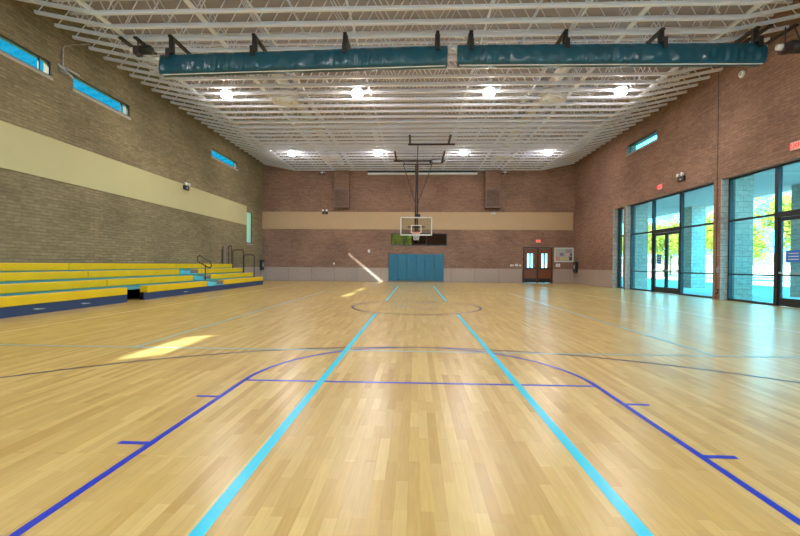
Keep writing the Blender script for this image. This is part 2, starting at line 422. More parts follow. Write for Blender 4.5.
# blue notices stuck on the glass doors
def notice(y, z, w, h, label):
    t = thing('door_notice', label, 'sign', (GX-.032, y, z))
    bm = BM(); box(bm, -.003, 0, -w/2, w/2, -h/2, h/2); obj('sheet', bm, M['blue'], t)
    bm = BM()
    for i in range(3): box(bm, -.005, -.003, -w*.35, w*.35, h*(.25-.25*i)-.012, h*(.25-.25*i)+.012)
    obj('printed_lines', bm, M['white'], t)
notice(15.33, 1.55, .34, .42, 'blue square notice stuck on the far glass doors')
notice(8.55, 1.55, .5, .36, 'blue notice stuck on the near glass door')

# wooden double door in the back wall
bm = BM()
for a in ((DB[0], DB[0]+.07, 0, 2.5), (DB[1]-.07, DB[1], 0, 2.5), (DB[0]+.07, DB[1]-.07, 2.42, 2.5), (8.50, 8.58, 0, 2.42)):
    box(bm, a[0], a[1], YB-.03, YB+.25, a[2], a[3])
d1 = struct('door_1', bm, M['doorframe'], 'wooden double doors in the end wall')
for a, b in ((7.595, 8.495), (8.585, 9.485)):
    c = (a+b)/2
    lx = (c-.22, c-.07, c+.03, c+.18)
    bm = BM()
    for x0, x1, z0, z1 in ((a, b, .01, 1.0), (a, b, 2.05, 2.41), (a, lx[0], 1.0, 2.05), (lx[1], lx[2], 1.0, 2.05), (lx[3], b, 1.0, 2.05)):
        box(bm, x0, x1, YB+.02, YB+.07, z0, z1)
    l = obj('door_leaf', bm, M['wood'], d1)
    bm = BM(); box(bm, lx[0], lx[1], YB+.04, YB+.05, 1.0, 2.05); box(bm, lx[2], lx[3], YB+.04, YB+.05, 1.0, 2.05)
    obj('glass_pane', bm, M['glassR'], l)
    bm = BM(); box(bm, a+.05, b-.05, YB-.06, YB-.02, .98, 1.06); box(bm, a+.05, a+.1, YB-.02, YB+.02, .98, 1.06); box(bm, b-.1, b-.05, YB-.02, YB+.02, .98, 1.06)
    obj('push_bar', bm, M['black'], l)
    bm = BM(); box(bm, a+.03, b-.03, YB+.012, YB+.02, .03, .32); obj('kick_plate', bm, M['black'], l)

# observation window in back wall + the room behind it
bm = BM(); t = .05
for a in ((WB[0], WB[1], WB[2], WB[2]+t), (WB[0], WB[1], WB[3]-t, WB[3]), (WB[0], WB[0]+t, WB[2], WB[3]), (WB[1]-t, WB[1], WB[2], WB[3]), (-.9, -.84, WB[2], WB[3])):
    box(bm, a[0], a[1], YB-.02, YB+.06, a[2], a[3])
w = struct(win_name(), bm, M['alum'], 'wide dark window behind the backboard')
bm = BM(); box(bm, WB[0]+t, WB[1]-t, YB+.02, YB+.03, WB[2]+t, WB[3]-t); obj('glass_pane', bm, M['glassD'], w)
wall('wall_office_back', 'X', -4.5, 3.5, 28.5, 28.6, 0, 5, [(-2.7, -.35, 1.2, 3.7)], M['office'], None)
bm = BM(); box(bm, -4.6, -4.5, YB+.3, 28.6, 0, 5); box(bm, 3.5, 3.6, YB+.3, 28.6, 0, 5); struct('wall_office_side', bm, M['office'])
bm = BM(); box(bm, -4.6, 3.6, YB+.3, 28.6, 4.9, 5); struct('ceiling_office', bm, M['office'])
bm = BM(); box(bm, -4.6, 3.6, YB+.3, 28.6, -.1, 0); struct('floor_office', bm, M['office'])
# corridor behind the wooden doors (bright daylit vestibule)
bm = BM(); box(bm, 6.8, 10.5, YB+.3, 27.5, -.1, 0); struct('floor_vestibule', bm, M['pave'])

# ------------------------------------------------------------------ court lines (on the floor)
def line(name, pts, w, mat, z=.0012):
    bm = BM(); ribbon(bm, pts, w, z); return obj(name, bm, mat, floor)
def arc(cx, cy, r, a0, a1, n=60): return [(cx+r*cos(radians(a0+(a1-a0)*i/n)), cy+r*sin(radians(a0+(a1-a0)*i/n))) for i in range(n+1)]
HC = 7.56
for s, m in ((0, 1),):
    f = (lambda p, s=s, m=m: [(x, (2*HC-y) if s else y) for x, y in p])
    for sx in (-1, 1):
        line('lane_line', f([(sx*1.80, -5.8), (sx*1.80, 0)]), .05, M['blueline'])
        for y in (-.53, -1.5, -2.46): line('lane_mark', f([(sx*1.80, y), (sx*2.02, y)]), .045, M['blueline'], .0014)
    line('free_throw_line', f([(-1.82, 0), (1.82, 0)]), .05, M['blueline'])
    line('free_throw_arc', f(arc(0, 0, 1.80, 0, 180)), .05, M['blueline'], .0016)
    line('three_point_line', f([(5.99, -5.8), (5.99, -4.2)]+arc(0, -4.19, 5.99, 0, 180, 90)+[(-5.99, -5.8)]), .045, M['navyline'], .0018)
line('center_circle', arc(0, HC, 1.83, 0, 360, 90), .065, M['navyline'], .0030)
line('half_court_line', [(-7.1, 7.68), (7.1, 7.68)], .04, M['brownline'])
for sx in (-1, 1):
    line('sideline', [(sx*7.12, -5.8), (sx*7.12, 20.9)], .05, M['paleline'])
    line('volleyball_sideline', [(sx*4.05, 1.5), (sx*4.05, 13.7)], .06, M['cyanfaint'], .0020)
line('volleyball_end_line', [(-7.0, 1.55), (-3.4, 1.52), (9, 1.5)], .05, M['cyanfaint'], .0022)
line('volleyball_end_line', [(-4.05, 13.7), (4.05, 13.7)], .05, M['cyanfaint'], .0022)
for x in (-1.0, 1.01):
    line('lane_tape', [(x, -4.2), (x, 5.85)], .072, M['cyanline'], .0026)
    line('lane_tape', [(x, 9.35), (x, 19.1)], .072, M['cyanline'], .0026)
line('floor_dash', [(-.55, 7.5), (-.2, 7.5)], .12, M['cyanfaint'])
line('floor_scuff', [(.02, 8.6), (.62, 8.6)], .25, M['brownline']); line('floor_scuff', [(.02, 6.9), (.62, 6.9)], .12, M['brownline'])

# ------------------------------------------------------------------ roof trusses
ZB, ZE = 7.90, 8.36
def chord_z(x):
    a = abs(x); return ZB if a < 8.7 else ZB+(a-8.7)/(10.95-8.7)*(ZE-ZB)
bmB, bmT, bmW = BM(), BM(), BM()
pts = [(-10.95, ZE), (-8.7, ZB), (8.7, ZB), (10.98, ZE)]
rings = []
for x, z in pts:
    rings.append([bmB.verts.new((x, y, z+dz)) for y, dz in ((-.045, -.045), (.045, -.045), (.045, .045), (-.045, .045))])
for a, b in zip(rings, rings[1:]):
    for i in range(4): bmB.faces.new((a[i], a[(i+1) % 4], b[(i+1) % 4], b[i]))
bmB.faces.new(rings[0][::-1]); bmB.faces.new(rings[-1])
box(bmT, XL+.01, XR-.01, -.03, .03, ZR-.07, ZR-.005)
P = .635; x = -10.9; k = 0
while x+P < 10.98:
    zb0, zb1 = chord_z(x), chord_z(x+P)
    if k % 2 == 0: a, b = (x, 0, zb0), (x+P, 0, ZR-.08)
    else: a, b = (x, 0, ZR-.08), (x+P, 0, zb1)
    tube(bmW, a, b, .0155, 6); x += P; k += 1
mB, mT, mW = None, None, None
def tot(k):
    n_back = 28-k+1
    y = 6.48+.645*k
    if y < HC: lab = f'white open-web roof truss, {ordn(2-k)} in front of the teal curtain'
    elif n_back == 1: lab = 'white open-web roof truss set against the brick end wall'
    else: lab = f'white open-web roof truss, {ordn(n_back)} counting from the end wall'
    return y, lab
first = None
for k in range(28, -10, -1):
    y, lab = tot(k)
    if first is None:
        first = thing('roof_truss', lab, 'roof truss', (0, y, 0), 'white roof trusses')
        obj('bottom_chord', bmB, M['truss'], first); obj('top_chord', bmT, M['truss'], first); obj('web_bracing', bmW, M['truss'], first)
    else: dup(first, (0, y, 0), lab)
# bridging members running the length of the room
def bridging(x, w, h, z, label):
    bm = BM(); box(bm, x-w/2, x+w/2, .4, YB-.02, z, z+h)
    tag(obj('bridging_beam', bm, M['truss']), label, 'beam', 'lengthwise bridging beams')
bridging(-8.78, .12, .06, 7.955, 'white lengthwise beam where the trusses bend up on the left')
bridging(8.78, .12, .06, 7.955, 'white lengthwise beam where the trusses bend up on the right')
bridging(-5.97, .14, .04, 7.947, 'white lengthwise strip beside the left air duct')
bridging(5.97, .14, .04, 7.947, 'white lengthwise strip beside the right air duct')
bridging(-4.4, .05, .05, 7.947, 'thin white lengthwise strut left of the goal')
bridging(4.4, .05, .05, 7.947, 'thin white lengthwise strut right of the goal')
bridging(-1.85, .05, .05, 7.947, 'thin white lengthwise strut just left of centre')
bridging(1.9, .05, .05, 7.947, 'thin white lengthwise strut just right of centre')
# ducts with round diffusers
for sx, side in ((-1, 'left'), (1, 'right')):
    cx = 5.35*sx
    t = thing('air_duct', f'white round air duct in the trusses on the {side} with two round diffusers', 'air duct', (cx, 0, 0), 'lengthwise air ducts')
    bm = BM(); tube(bm, (0, 9.6, 8.45), (0, YB-.05, 8.45), .20, 20); obj('duct_pipe', bm, M['duct'], t, smooth=False)
    for y in (12.2, 21.0):
        bm = BM(); lathe(bm, [(.24, 8.2), (.26, 7.92), (.50, 7.84), (.52, 7.80), (.46, 7.80), (.43, 7.83), (.36, 7.83), (.34, 7.78), (.30, 7.78), (.27, 7.82), (.2, 7.82), (.17, 7.77), (.05, 7.76)], (0, y, 0), 28)
        obj('round_diffuser', bm, M['diff'], t)

# ------------------------------------------------------------------ lamps
lx = [(-7.4, 'leftmost'), (-2.3, 'left of centre'), (2.7, 'right of centre'), (7.6, 'rightmost')]
rows = [(19.75, 'far row'), (11.4, 'near row by the teal curtain'), (3.1, 'added unseen row above the near court'), (-5.2, 'added unseen row over the camera end')]  # last two rows are out of view, added to raise the room's brightness
f0 = None
for y, rn in rows:
    for x, pn in lx:
        lab = f'white high-bay lamp, {pn} in the {rn}'
        if f0 is None:
            f0 = thing('high_bay_lamp', lab, 'lamp', (x, y, 0), 'high-bay lamps among the trusses')
            bm = BM(); lathe(bm, [(.04, 8.22), (.07, 8.20), (.08, 8.06), (.13, 8.02), (.19, 7.94), (.215, 7.85), (.20, 7.845)], seg=20); obj('lamp_housing', bm, M['lampcap'], f0, True)
            bm = BM(); lathe(bm, [(.19, 7.84), (.205, 7.80), (.205, 7.72), (.195, 7.68)], seg=20); obj('lamp_globe', bm, M['lamp'], f0, True)
            bm = BM(); lathe(bm, [(.19, 7.678), (.16, 7.662), (.08, 7.652)], seg=20); obj('lamp_lens', bm, M['lens'], f0, True)
            bm = BM(); tube(bm, (0, 0, 8.21), (0, 0, ZR-.01), .015); obj('hanging_rod', bm, M['lampcap'], f0)
        else: dup(f0, (x, y, 0), lab)

# ------------------------------------------------------------------ rolled divider curtains
def curtain(name_label, x0, z0, x1, z1):
    t = thing('divider_curtain', name_label, 'divider curtain', ((x0+x1)/2, HC, 0), 'rolled divider curtains')
    L = x1-x0; bm = BM(); n = int(L/.045); seg = 12
    rnd = random.Random(int(x0*10)+50); ph = [rnd.uniform(0, 6) for _ in range(6)]
    rings = []
    for i in range(n+1):
        x = -L/2+L*i/n; f = i/n; z = z0+(z1-z0)*f
        ring = []
        prof = [(-.10, .0), (-.14, -.08), (-.16, -.18), (-.17, -.32), (-.17, -.45), (-.14, -.555), (.10, -.555), (.14, -.45), (.15, -.3), (.14, -.15), (.10, -.03), (0, .02)]
        for j, (dy, dz) in enumerate(prof):
            amp = .024 if 1 < j < 5 else .007
            w = amp*(sin(x*9+ph[0]+j*.9)+.6*sin(x*17+ph[1]-j*1.4)+.5*sin(x*4.1+ph[2]+j*.6)+.5*sin(x*31+ph[3]+j*1.1)*(1+sin(x*1.7+ph[4])))
            ring.append(bm.verts.new((x, dy+w, z+dz+w*.15)))
        rings.append(ring)
    for a, b in zip(rings, rings[1:]):
        for j in range(seg): bm.faces.new((a[j], a[(j+1) % seg], b[(j+1) % seg], b[j]))
    bm.faces.new(rings[0][::-1]); bm.faces.new(rings[-1])
    obj('curtain_cloth', bm, M['teal'], t, True)
    for xa, xb, zz in ((-L/2-(.22 if x0 < 0 else .1), -L/2-.002, z0), (L/2+.002, L/2+.1, z1)):
        bm = BM(); tube(bm, (xa, 0, zz-.08), (xb, 0, zz-.08), .07, 14); obj('roller_end', bm, M['white'], t, True)
    bm = BM(); box(bm, -L/2+.05, L/2-.05, -.17, -.12, 0, 0) if False else beam(bm, (-L/2+.05, -.09, z0-.572), (L/2-.05, -.09, z1-.572), .03, .018)
    obj('bottom_batten', bm, M['white'], t)
    return t
curtain('long teal rolled curtain left of the gap, hung under the trusses', -7.50, 7.27, .83, 7.44)
curtain('long teal rolled curtain right of the gap, reaching the right wall side', 1.12, 7.45, 9.55, 7.40)
bx = [(-7.22, 7.28), (-4.75, 7.33), (-2.1, 7.38), (.55, 7.43), (1.5, 7.44), (4.15, 7.43), (6.8, 7.42), (9.35, 7.40)]
b0 = None
for i, (x, z) in enumerate(bx):
    lab = f'black hanger bracket holding the {"left" if i < 4 else "right"} teal curtain, {ordn(i % 4+1)} from its left end'
    t = thing('curtain_bracket', lab, 'bracket', (x, HC, 0), 'black curtain hanger brackets')
    bm = BM(); box(bm, -.05, .05, -.12, .95, 7.79, 7.852); obj('channel', bm, M['black'], t)
    bm = BM(); box(bm, -.07, .07, -.04, .04, z+.03, 7.805); box(bm, -.06, .06, -.23, -.19, z-.16, z+.12); box(bm, -.05, .05, -.2, .0, z+.03, z+.07); obj('hanger_plate', bm, M['black'], t)
# motors at curtain ends
def motor(x, y, z, label, s, dxs, L):
    t = thing('curtain_motor', label, 'motor', (x, y, 0))
    for dx in dxs:
        bm = BM(); box(bm, dx-.055, dx+.055, -.1, .85, 7.80, 7.852); obj('channel', bm, M['black'], t)
    r = .13 if L < .5 else .17
    bm = BM(); lathe(bm, [(r*.6, -L*.1), (r, -L*.05), (r, L*.6), (r*.8, L*.7), (r*.4, L*.8)], (0, 0, z), 18, 'X'); obj('motor_body', bm, M['black'], t, True)
    bm = BM(); box(bm, -L*.5, -L*.1, -.12, .12, z-.16, z+.08, .02); obj('gear_box', bm, M['brown_steel'], t)
    bm = BM(); lathe(bm, [(.04, -L*.78), (.08, -L*.75), (.09, -L*.55), (.05, -L*.5)], (0, -.04, z-.03), 14, 'X'); obj('end_cap', bm, M['white'], t, True)
    for dx in (-L*.3, L*.5):
        bm = BM(); tube(bm, (dx, 0, z+.06), (max(dxs[0]-.04, min(dxs[1]+.04, dx)), 0, 7.81), .018); obj('hanging_rod', bm, M['black'], t)
motor(-8.15, HC+.05, 7.50, 'black electric motor at the left end of the teal curtains', 1, (-.60, -.15), .42)
motor(10.25, HC-.1, 7.28, 'black electric motor at the right end of the teal curtains', -1, (-.62, .05), .55)

# ------------------------------------------------------------------ basketball goal
g = thing('basketball_goal', 'ceiling-hung basketball goal with glass backboard and red rim on a dark mast', 'basketball goal', (0, 19.36, 0))
bb = BM(); W2, z0, z1 = .915, 2.90, 3.97
for a in ((-W2, W2, z0, z0+.075), (-W2, W2, z1-.06, z1), (-W2, -W2+.06, z0, z1), (W2-.06, W2, z0, z1)): box(bb, a[0], a[1], -.03, .03, a[2], a[3])
fr = obj('backboard_frame', bb, M['white'], g)
bm = BM(); box(bm, -W2+.05, W2-.05, -.008, .008, z0+.07, z1-.05); obj('glass_panel', bm, M['frost'], g)
bm = BM()
for a in ((-.305, .305, 3.05, 3.10), (-.305, .305, 3.46, 3.51), (-.305, -.255, 3.10, 3.46), (.255, .305, 3.10, 3.46)): box(bm, a[0], a[1], -.012, -.009, a[2], a[3])
obj('target_square', bm, M['white'], g)
bm = BM(); rp = [(0+.23*cos(a), -.40+.23*sin(a), 3.05) for a in [2*pi*i/28 for i in range(29)]]
path(bm, rp, .012, 8); box(bm, -.09, .09, -.18, -.03, 3.0, 3.10); obj('rim', bm, M['orange'], g)
bm = BM(); n = 12
def netp(i, j): 
    r = .225*(1-.42*(j/5)**.8); a = 2*pi*(i+.5*(j % 2))/n; return (r*cos(a), -.40+r*sin(a), 3.04-.085*j)
for i in range(n):
    for j in range(5):
        tube(bm, netp(i, j), netp(i, j+1), .006, 5); tube(bm, netp(i, j), netp(i-1 if j % 2 == 0 else i+1, j+1), .006, 5)
obj('net', bm, M['net'], g)
bm = BM(); tube(bm, (-.045, .44, 2.95), (-.045, .44, 7.15), .05, 12); tube(bm, (.07, .50, 3.2), (.07, .50, 7.15), .045, 12); obj('mast', bm, M['brown_steel'], g, True)
bm = BM(); box(bm, -.12, .14, .03, .42, 3.35, 3.45); box(bm, -.12, .14, .03, .42, 3.05, 3.12); box(bm, -.5, .5, .03, .07, 3.36, 3.44); obj('backboard_arm', bm, M['brown_steel'], g)
bm = BM(); box(bm, -.06, .24, .3, .42, 4.0, 4.18, .01); obj('height_adjuster', bm, M['black'], g)
bm = BM(); beam(bm, (-.80, .44, 7.12), (.92, .44, 7.12), .07, .07); obj('cross_bar', bm, M['brown_steel'], g)
for s, xe in ((-1, -.78), (1, .90)):
    bm = BM(); tube(bm, (xe, .44, 7.1), (.01+.05*s, .44, 4.75), .022, 8); obj('diagonal_brace', bm, M['brown_steel'], g)
bm = BM(); tube(bm, (.06, -1.26, 7.78), (.0, .40, 5.5), .025, 8); obj('front_brace', bm, M['brown_steel'], g)
bm = BM(); tube(bm, (.02, 2.15, 7.75), (.02, .48, 7.12), .03, 8); obj('rear_brace', bm, M['brown_steel'], g)
bm = BM(); beam(bm, (-.48, -1.26, 7.78), (2.07, -1.26, 7.78), .08, .08); obj('front_support_bar', bm, M['brown_steel'], g)
bm = BM(); beam(bm, (-1.43, 2.15, 7.76), (1.78, 2.15, 7.76), .08, .08); obj('rear_support_bar', bm, M['brown_steel'], g)
for x, ya, yb in ((-.37, -2.7, -1.1), (1.72, -2.7, -1.1), (-1.28, .3, 2.35), (1.62, .3, 2.35)):
    bm = BM(); box(bm, x-.05, x+.05, ya, yb, 7.80, 7.852); obj('support_channel', bm, M['brown_steel'], g)
for x in (-.7, .82):
    bm = BM(); tube(bm, (x, .44, 7.15), (x*1.3, 2.15, 7.74), .022, 8); obj('hanger_bar', bm, M['brown_steel'], g)
bm = BM(); wx, wy, wz = 1.22, 1.93, 7.66
box(bm, wx-.28, wx+.28, wy-.12, wy+.12, wz-.12, wz+.10, .02); box(bm, wx-.2, wx+.2, wy+.02, wy+.22, wz+.06, wz+.09)
wb = obj('winch', bm, M['grey'], g)
for q in (.281, -.42):
    bm = BM(); lathe(bm, [(.09, q), (.09, q+.14)], (wx, wy, wz-.02), 14, 'X'); obj('drum', bm, M['black'], wb)

# wall pads under the goal
for i in range(6):
    w = 3.9/6; x0 = -1.93+w*i
    t = thing('wall_pad', f'blue-teal padded wall panel under the goal, {ordn(i+1)} from the left', 'wall pad', (x0+w/2, YB-.04, .08), 'blue wall pads under the goal')
    bm = BM(); box(bm, -w/2+.004, w/2-.004, -.07, -.012, 0, 1.89, .022); obj('pad_cushion', bm, M['pad'], t)
    bm = BM(); box(bm, -w/2+.01, w/2-.01, -.012, 0, .01, 1.88); obj('backing_board', bm, M['padedge'], t)

# ------------------------------------------------------------------ bleachers
FX = [-8.85, -9.45, -10.05, -10.65]; ZT = [.45, .69, .945, 1.185]; HF = .215
def bleacher(name, label, y0, y1, row1, aisle, loc_y):
    t = thing('bleacher_bank', label, 'bleachers', (-9.9, loc_y, 0), 'retractable bleachers')
    X = lambda x: x+9.9
    Y = lambda y: y-loc_y
    def part(nm, bm, mat, p=t): return obj(nm, bm, mat, p)
    for r in range(4):
        segs = [(y0, y1)]
        if r == 0: segs = [row1]
        if aisle and r < 3:
            a, b = segs[0]; segs = [(a, aisle[0]), (aisle[1], b)]
        for a, b in segs:
            n = max(1, round((b-a)/4.8)); st = (b-a)/n
            bm = BM()
            for i in range(n): box(bm, X(FX[r]-.27), X(FX[r]), Y(a+st*i+.004), Y(a+st*(i+1)-.004), ZT[r]-HF, ZT[r], .02)
            part('seat_board', bm, M['yellow'])
        # deck and riser behind/below the seat
        zd = ZT[r]-HF-.03
        if r > 0:
            bm = BM(); box(bm, X(FX[r]-.04), X(FX[r-1]-.30), Y(y0), Y(y1), ZT[r-1]-.10, ZT[r-1]-.06); part('footboard', bm, M['tealstrip'])
            bm = BM(); box(bm, X(FX[r]-.09), X(FX[r]-.045), Y(y0), Y(y1), ZT[r-1]-.10, ZT[r]-.16); part('riser_panel', bm, M['tealstrip'])
        bm = BM(); box(bm, X(FX[r]-.27), X(FX[r]-.24), Y(y0 if r else row1[0]), Y(y1), 0.0, ZT[r]-HF-.002); part('under_panel', bm, M['black'])
    bm = BM(); box(bm, X(FX[0]-.05), X(FX[0]-.01), Y(row1[0]-(.15 if row1[0] > y0 else 0)), Y(row1[1]), 0, ZT[0]-HF-.004); part('skirt_board', bm, M['navy'])
    if aisle:
        a, b = aisle; m = a+(b-a)*.55
        for r in range(3):
            bm = BM(); box(bm, X(FX[r]-.34), X(FX[r]+.0), Y(a+.02), Y(m), ZT[r]-HF+.0, ZT[r]-.06, .008); part('aisle_step', bm, M['cyanstep'])
            bm = BM(); box(bm, X(FX[r]-.30), X(FX[r]-.03), Y(m+.01), Y(b-.01), ZT[r]-HF+.03, ZT[r]-.04); part('step_end_box', bm, M['recess'])
            bm = BM(); box(bm, X(FX[r]-.05), X(FX[r]-.005), Y(m), Y(b-.01), ZT[r]-HF-.0, ZT[r]-HF+.03); part('step_nosing', bm, M['cyanstep'])
        # looped mid-aisle handrail, standing on the second step
        bm = BM(); xr, yr = -9.35, 13.55
        path(bm, [(X(xr), Y(yr), .45), (X(xr), Y(yr), 1.16)], .022)
        path(bm, [Vector(q) for q in ((X(-9.62), Y(yr), 1.24), (X(-9.15), Y(yr), 1.0), (X(-9.07), Y(yr), 1.10), (X(-9.12), Y(yr), 1.27), (X(-9.60), Y(yr), 1.56), (X(-9.70), Y(yr), 1.50), (X(-9.70), Y(yr), 1.30), (X(-9.62), Y(yr), 1.24))], .022)
        part('aisle_handrail', bm, M['black'])
        for xa, xb, zf, zt in ((-10.62, -10.0, ZT[2]-.1, 2.0), (-9.96, -9.36, ZT[1]-.1, 1.72)):
            bm = BM(); ye = y1-.05
            path(bm, [Vector(q) for q in ((X(xa), Y(ye), zf), (X(xa), Y(ye), zt-.08), (X(xa+.06), Y(ye), zt), (X(xb-.06), Y(ye), zt), (X(xb), Y(ye), zt-.08), (X(xb), Y(ye), zf-.2))], .024)
            part('end_rail', bm, M['black'])
        bm = BM(); path(bm, [Vector(q) for q in ((X(-10.84), Y(y1-.1), 1.0), (X(-10.84), Y(y1-.1), 2.17), (X(-10.80), Y(y1-.1), 2.24), (X(-10.71), Y(y1-.1), 2.24), (X(-10.67), Y(y1-.1), 2.14), (X(-10.67), Y(y1-.1), 1.0))], .024); part('end_rail', bm, M['black'])
        bm = BM(); box(bm, X(-10.96), X(-10.93), Y(y1-.55), Y(y1-.2), 1.0, 2.2); part('brown_panel', bm, M['recess'])
    # small slanted pale mark on the skirt
    for ym in ((4.9, 6.25) if not aisle else (11.0,)):
        bm = BM()
        for k, (a, b, c) in enumerate(((0, .14, .022), (.03, .26, .010), (.07, .32, -.002))):
            vs = [bm.verts.new((X(FX[0]-.008), Y(ym+q), .10+zz)) for q, zz in ((a, c), (b, c), (b+.02, c+.012), (a+.02, c+.012))]; bm.faces.new(vs)
        part('skirt_mark', bm, M['cork'])
    return t
bleacher('near', 'near bank of yellow bleachers with navy skirt at the left edge', -2.0, 7.92, (-2.0, 7.98), None, 3)
bleacher('far', 'far bank of yellow bleachers with a cyan aisle stair and black rails', 7.93, 19.1, (8.92, 19.1), (12.77, 14.25), 13.5)

# ------------------------------------------------------------------ wall fittings
def exit_sign(loc, rz, label, w=.33, h=.21, txt='EXIT'):
    t = thing('exit_sign', label, 'exit sign', loc, rotz=rz)
    bm = BM(); box(bm, -w/2, w/2, -.05, 0, -h/2, h/2, .008); obj('sign_box', bm, M['exitbox'], t)
    text_mesh('lettering', txt, h*.92, M['exit'], t, Matrix.Translation((0, -.053, 0)) @ Matrix.Rotation(pi/2, 4, 'X'))
    return t
exit_sign((8.57, YB, 2.93), 0, 'small red EXIT sign above the wooden doors')
exit_sign((XR, 14.8, 4.83), -pi/2, 'red EXIT sign above the far glass doors', .30, .24)
exit_sign((XR, 8.15, 4.78), -pi/2, 'red EXIT sign above the near glass doors at the photo edge', .42, .24)
def emergency(loc, rz, label):
    t = thing('emergency_light', label, 'emergency light', loc, rotz=rz)
    bm = BM(); box(bm, -.2, .2, -.09, 0, -.10, .10, .015); obj('battery_box', bm, M['black'], t)
    for s in (-1, 1):
        bm = BM(); lathe(bm, [(.03, 0), (.07, -.05), (.075, -.12), (.06, -.125)], (s*.13, -.02, .17), 14, 'Y'); h = obj('lamp_head', bm, M['white'], t, True)
    bm = BM(); box(bm, -.03, .03, -.1, -.09, -.03, .0); obj('indicator', bm, M['white'], t)
emergency((XR, 13.3, 4.88), -pi/2, 'black two-headed emergency light above the far glass doors')
emergency((XL+.03, 14.85, 4.80), pi/2, 'black emergency light on the cream band of the left wall')
emergency((-6.5, YB-.03, 4.87), 0, 'black emergency light on the tan band left of the goal')
def wallbox(loc, rz, label):
    t = thing('extinguisher_cabinet', label, 'cabinet', loc, rotz=rz)
    bm = BM(); box(bm, -.26, .26, -.13, 0, 0, .72, .01); obj('cabinet_body', bm, M['black'], t)
    bm = BM(); lathe(bm, [(.055, .24), (.06, .28), (.06, .46), (.03, .52), (.02, .56)], (0, -.14, 0), 14); obj('cylinder', bm, M['grey'], t, True)
wallbox((XL+.04, 24.40, .76), pi/2, 'black wall cabinet in the far left corner')
wallbox((XR-.04, 24.30, .76), -pi/2, 'black wall cabinet in the far right corner')
# bulletin board
t = thing('bulletin_board', 'framed bulletin board with papers beside the wooden doors', 'bulletin board', (10.35, YB, 1.98))
bm = BM(); box(bm, -.62, .62, -.03, 0, -.47, .47); obj('board', bm, M['cork'], t)
bm = BM()
for a in ((-.65, .65, .45, .50), (-.65, .65, -.50, -.45), (-.65, -.60, -.45, .45), (.60, .65, -.45, .45)): box(bm, a[0], a[1], -.05, 0, a[2], a[3])
obj('board_frame', bm, M['white'], t)
for nm, x0, x1, za, zb in (('paper_f', .12, .56, .12, .40), ('paper_a', -.28, -.02, -.08, .14), ('paper_b', .12, .36, -.12, .14), ('paper_c', -.54, -.30, -.38, -.12),
                           ('paper_d', -.24, .0, -.40, -.18), ('paper_d', .10, .30, -.40, -.16), ('paper_e', .36, .56, -.38, -.12), ('paper_e', .42, .56, -.06, .10)):
    bm = BM(); box(bm, x0, x1, -.034, -.03, za, zb); obj('paper', bm, M[nm], t)
def plate(loc, w, h, label, rz=0, mat='white', nm='wall_plate', cat='wall plate', d=.03):
    t = thing(nm, label, cat, loc, rotz=rz)
    bm = BM(); box(bm, -w/2, w/2, -d, 0, -h/2, h/2, .006); obj('cover', bm, M[mat], t)
    bm = BM(); box(bm, -w*.15, w*.15, -d-.008, -d, -h*.2, h*.2); obj('button', bm, M['grey'], t)
plate((9.95, YB, 1.25), .30, .22, 'white control plate below the bulletin board')
plate((6.75, YB, 1.22), .22, .12, 'leftmost white switch plate left of the wooden doors')
plate((7.08, YB, 1.24), .20, .16, 'middle white switch plate left of the wooden doors')
plate((7.33, YB, 1.22), .14, .12, 'white switch plate closest to the wooden doors')
plate((-3.34, YB, 2.17), .16, .20, 'small white strobe plate left of the blue pads', cat='alarm', nm='alarm_strobe')
plate((-5.85, YB, 1.26), .12, .12, 'small pale outlet low on the end wall under the left grille')
plate((5.4, YB-.03, 4.86), .30, .12, 'small pale fixture on the tan band right of the goal', nm='wall_fixture', cat='fixture', d=.1)
plate((XR, 11.22, 1.10), .12, .2, 'grey switch on the brick pier between the glazed walls', rz=-pi/2, mat='grey')
plate((XR, 11.42, 1.08), .1, .2, 'second grey switch beside the far glazed wall', rz=-pi/2, mat='grey')
plate((XR, 11.25, .32), .10, .18, 'dark outlet low on the brick pier between the glazed walls', rz=-pi/2, mat='black')
t = thing('wall_speaker', 'round white speaker high on the right wall below the curtain end', 'speaker', (XR, 10.23, 7.82))
bm = BM(); lathe(bm, [(.02, -.07), (.10, -.065), (.125, -.03), (.13, 0)], (0, 0, 0), 20, 'X'); obj('speaker_cover', bm, M['white'], t, True)
bm = BM(); lathe(bm, [(.05, -.08), (.06, -.07)], (0, 0, 0), 14, 'X'); obj('speaker_grille', bm, M['grey'], t)
for x, sd in ((-6.6, 'left'), (6.1, 'right')):
    t = thing('security_camera', f'small white twin camera hung under the last truss on the {sd}', 'camera', (x, 24.2, 7.6))
    bm = BM(); tube(bm, (0, 0, .0), (0, 0, .24), .03, 10); box(bm, -.16, .16, -.05, .05, 0, .07, .01); obj('camera_mount', bm, M['white'], t)
    for s in (-1, 1):
        bm = BM(); lathe(bm, [(.06, -.14), (.065, 0), (.05, .04)], (s*.14, -.02, -.06), 12, 'Y'); obj('camera_body', bm, M['black'], t, True)
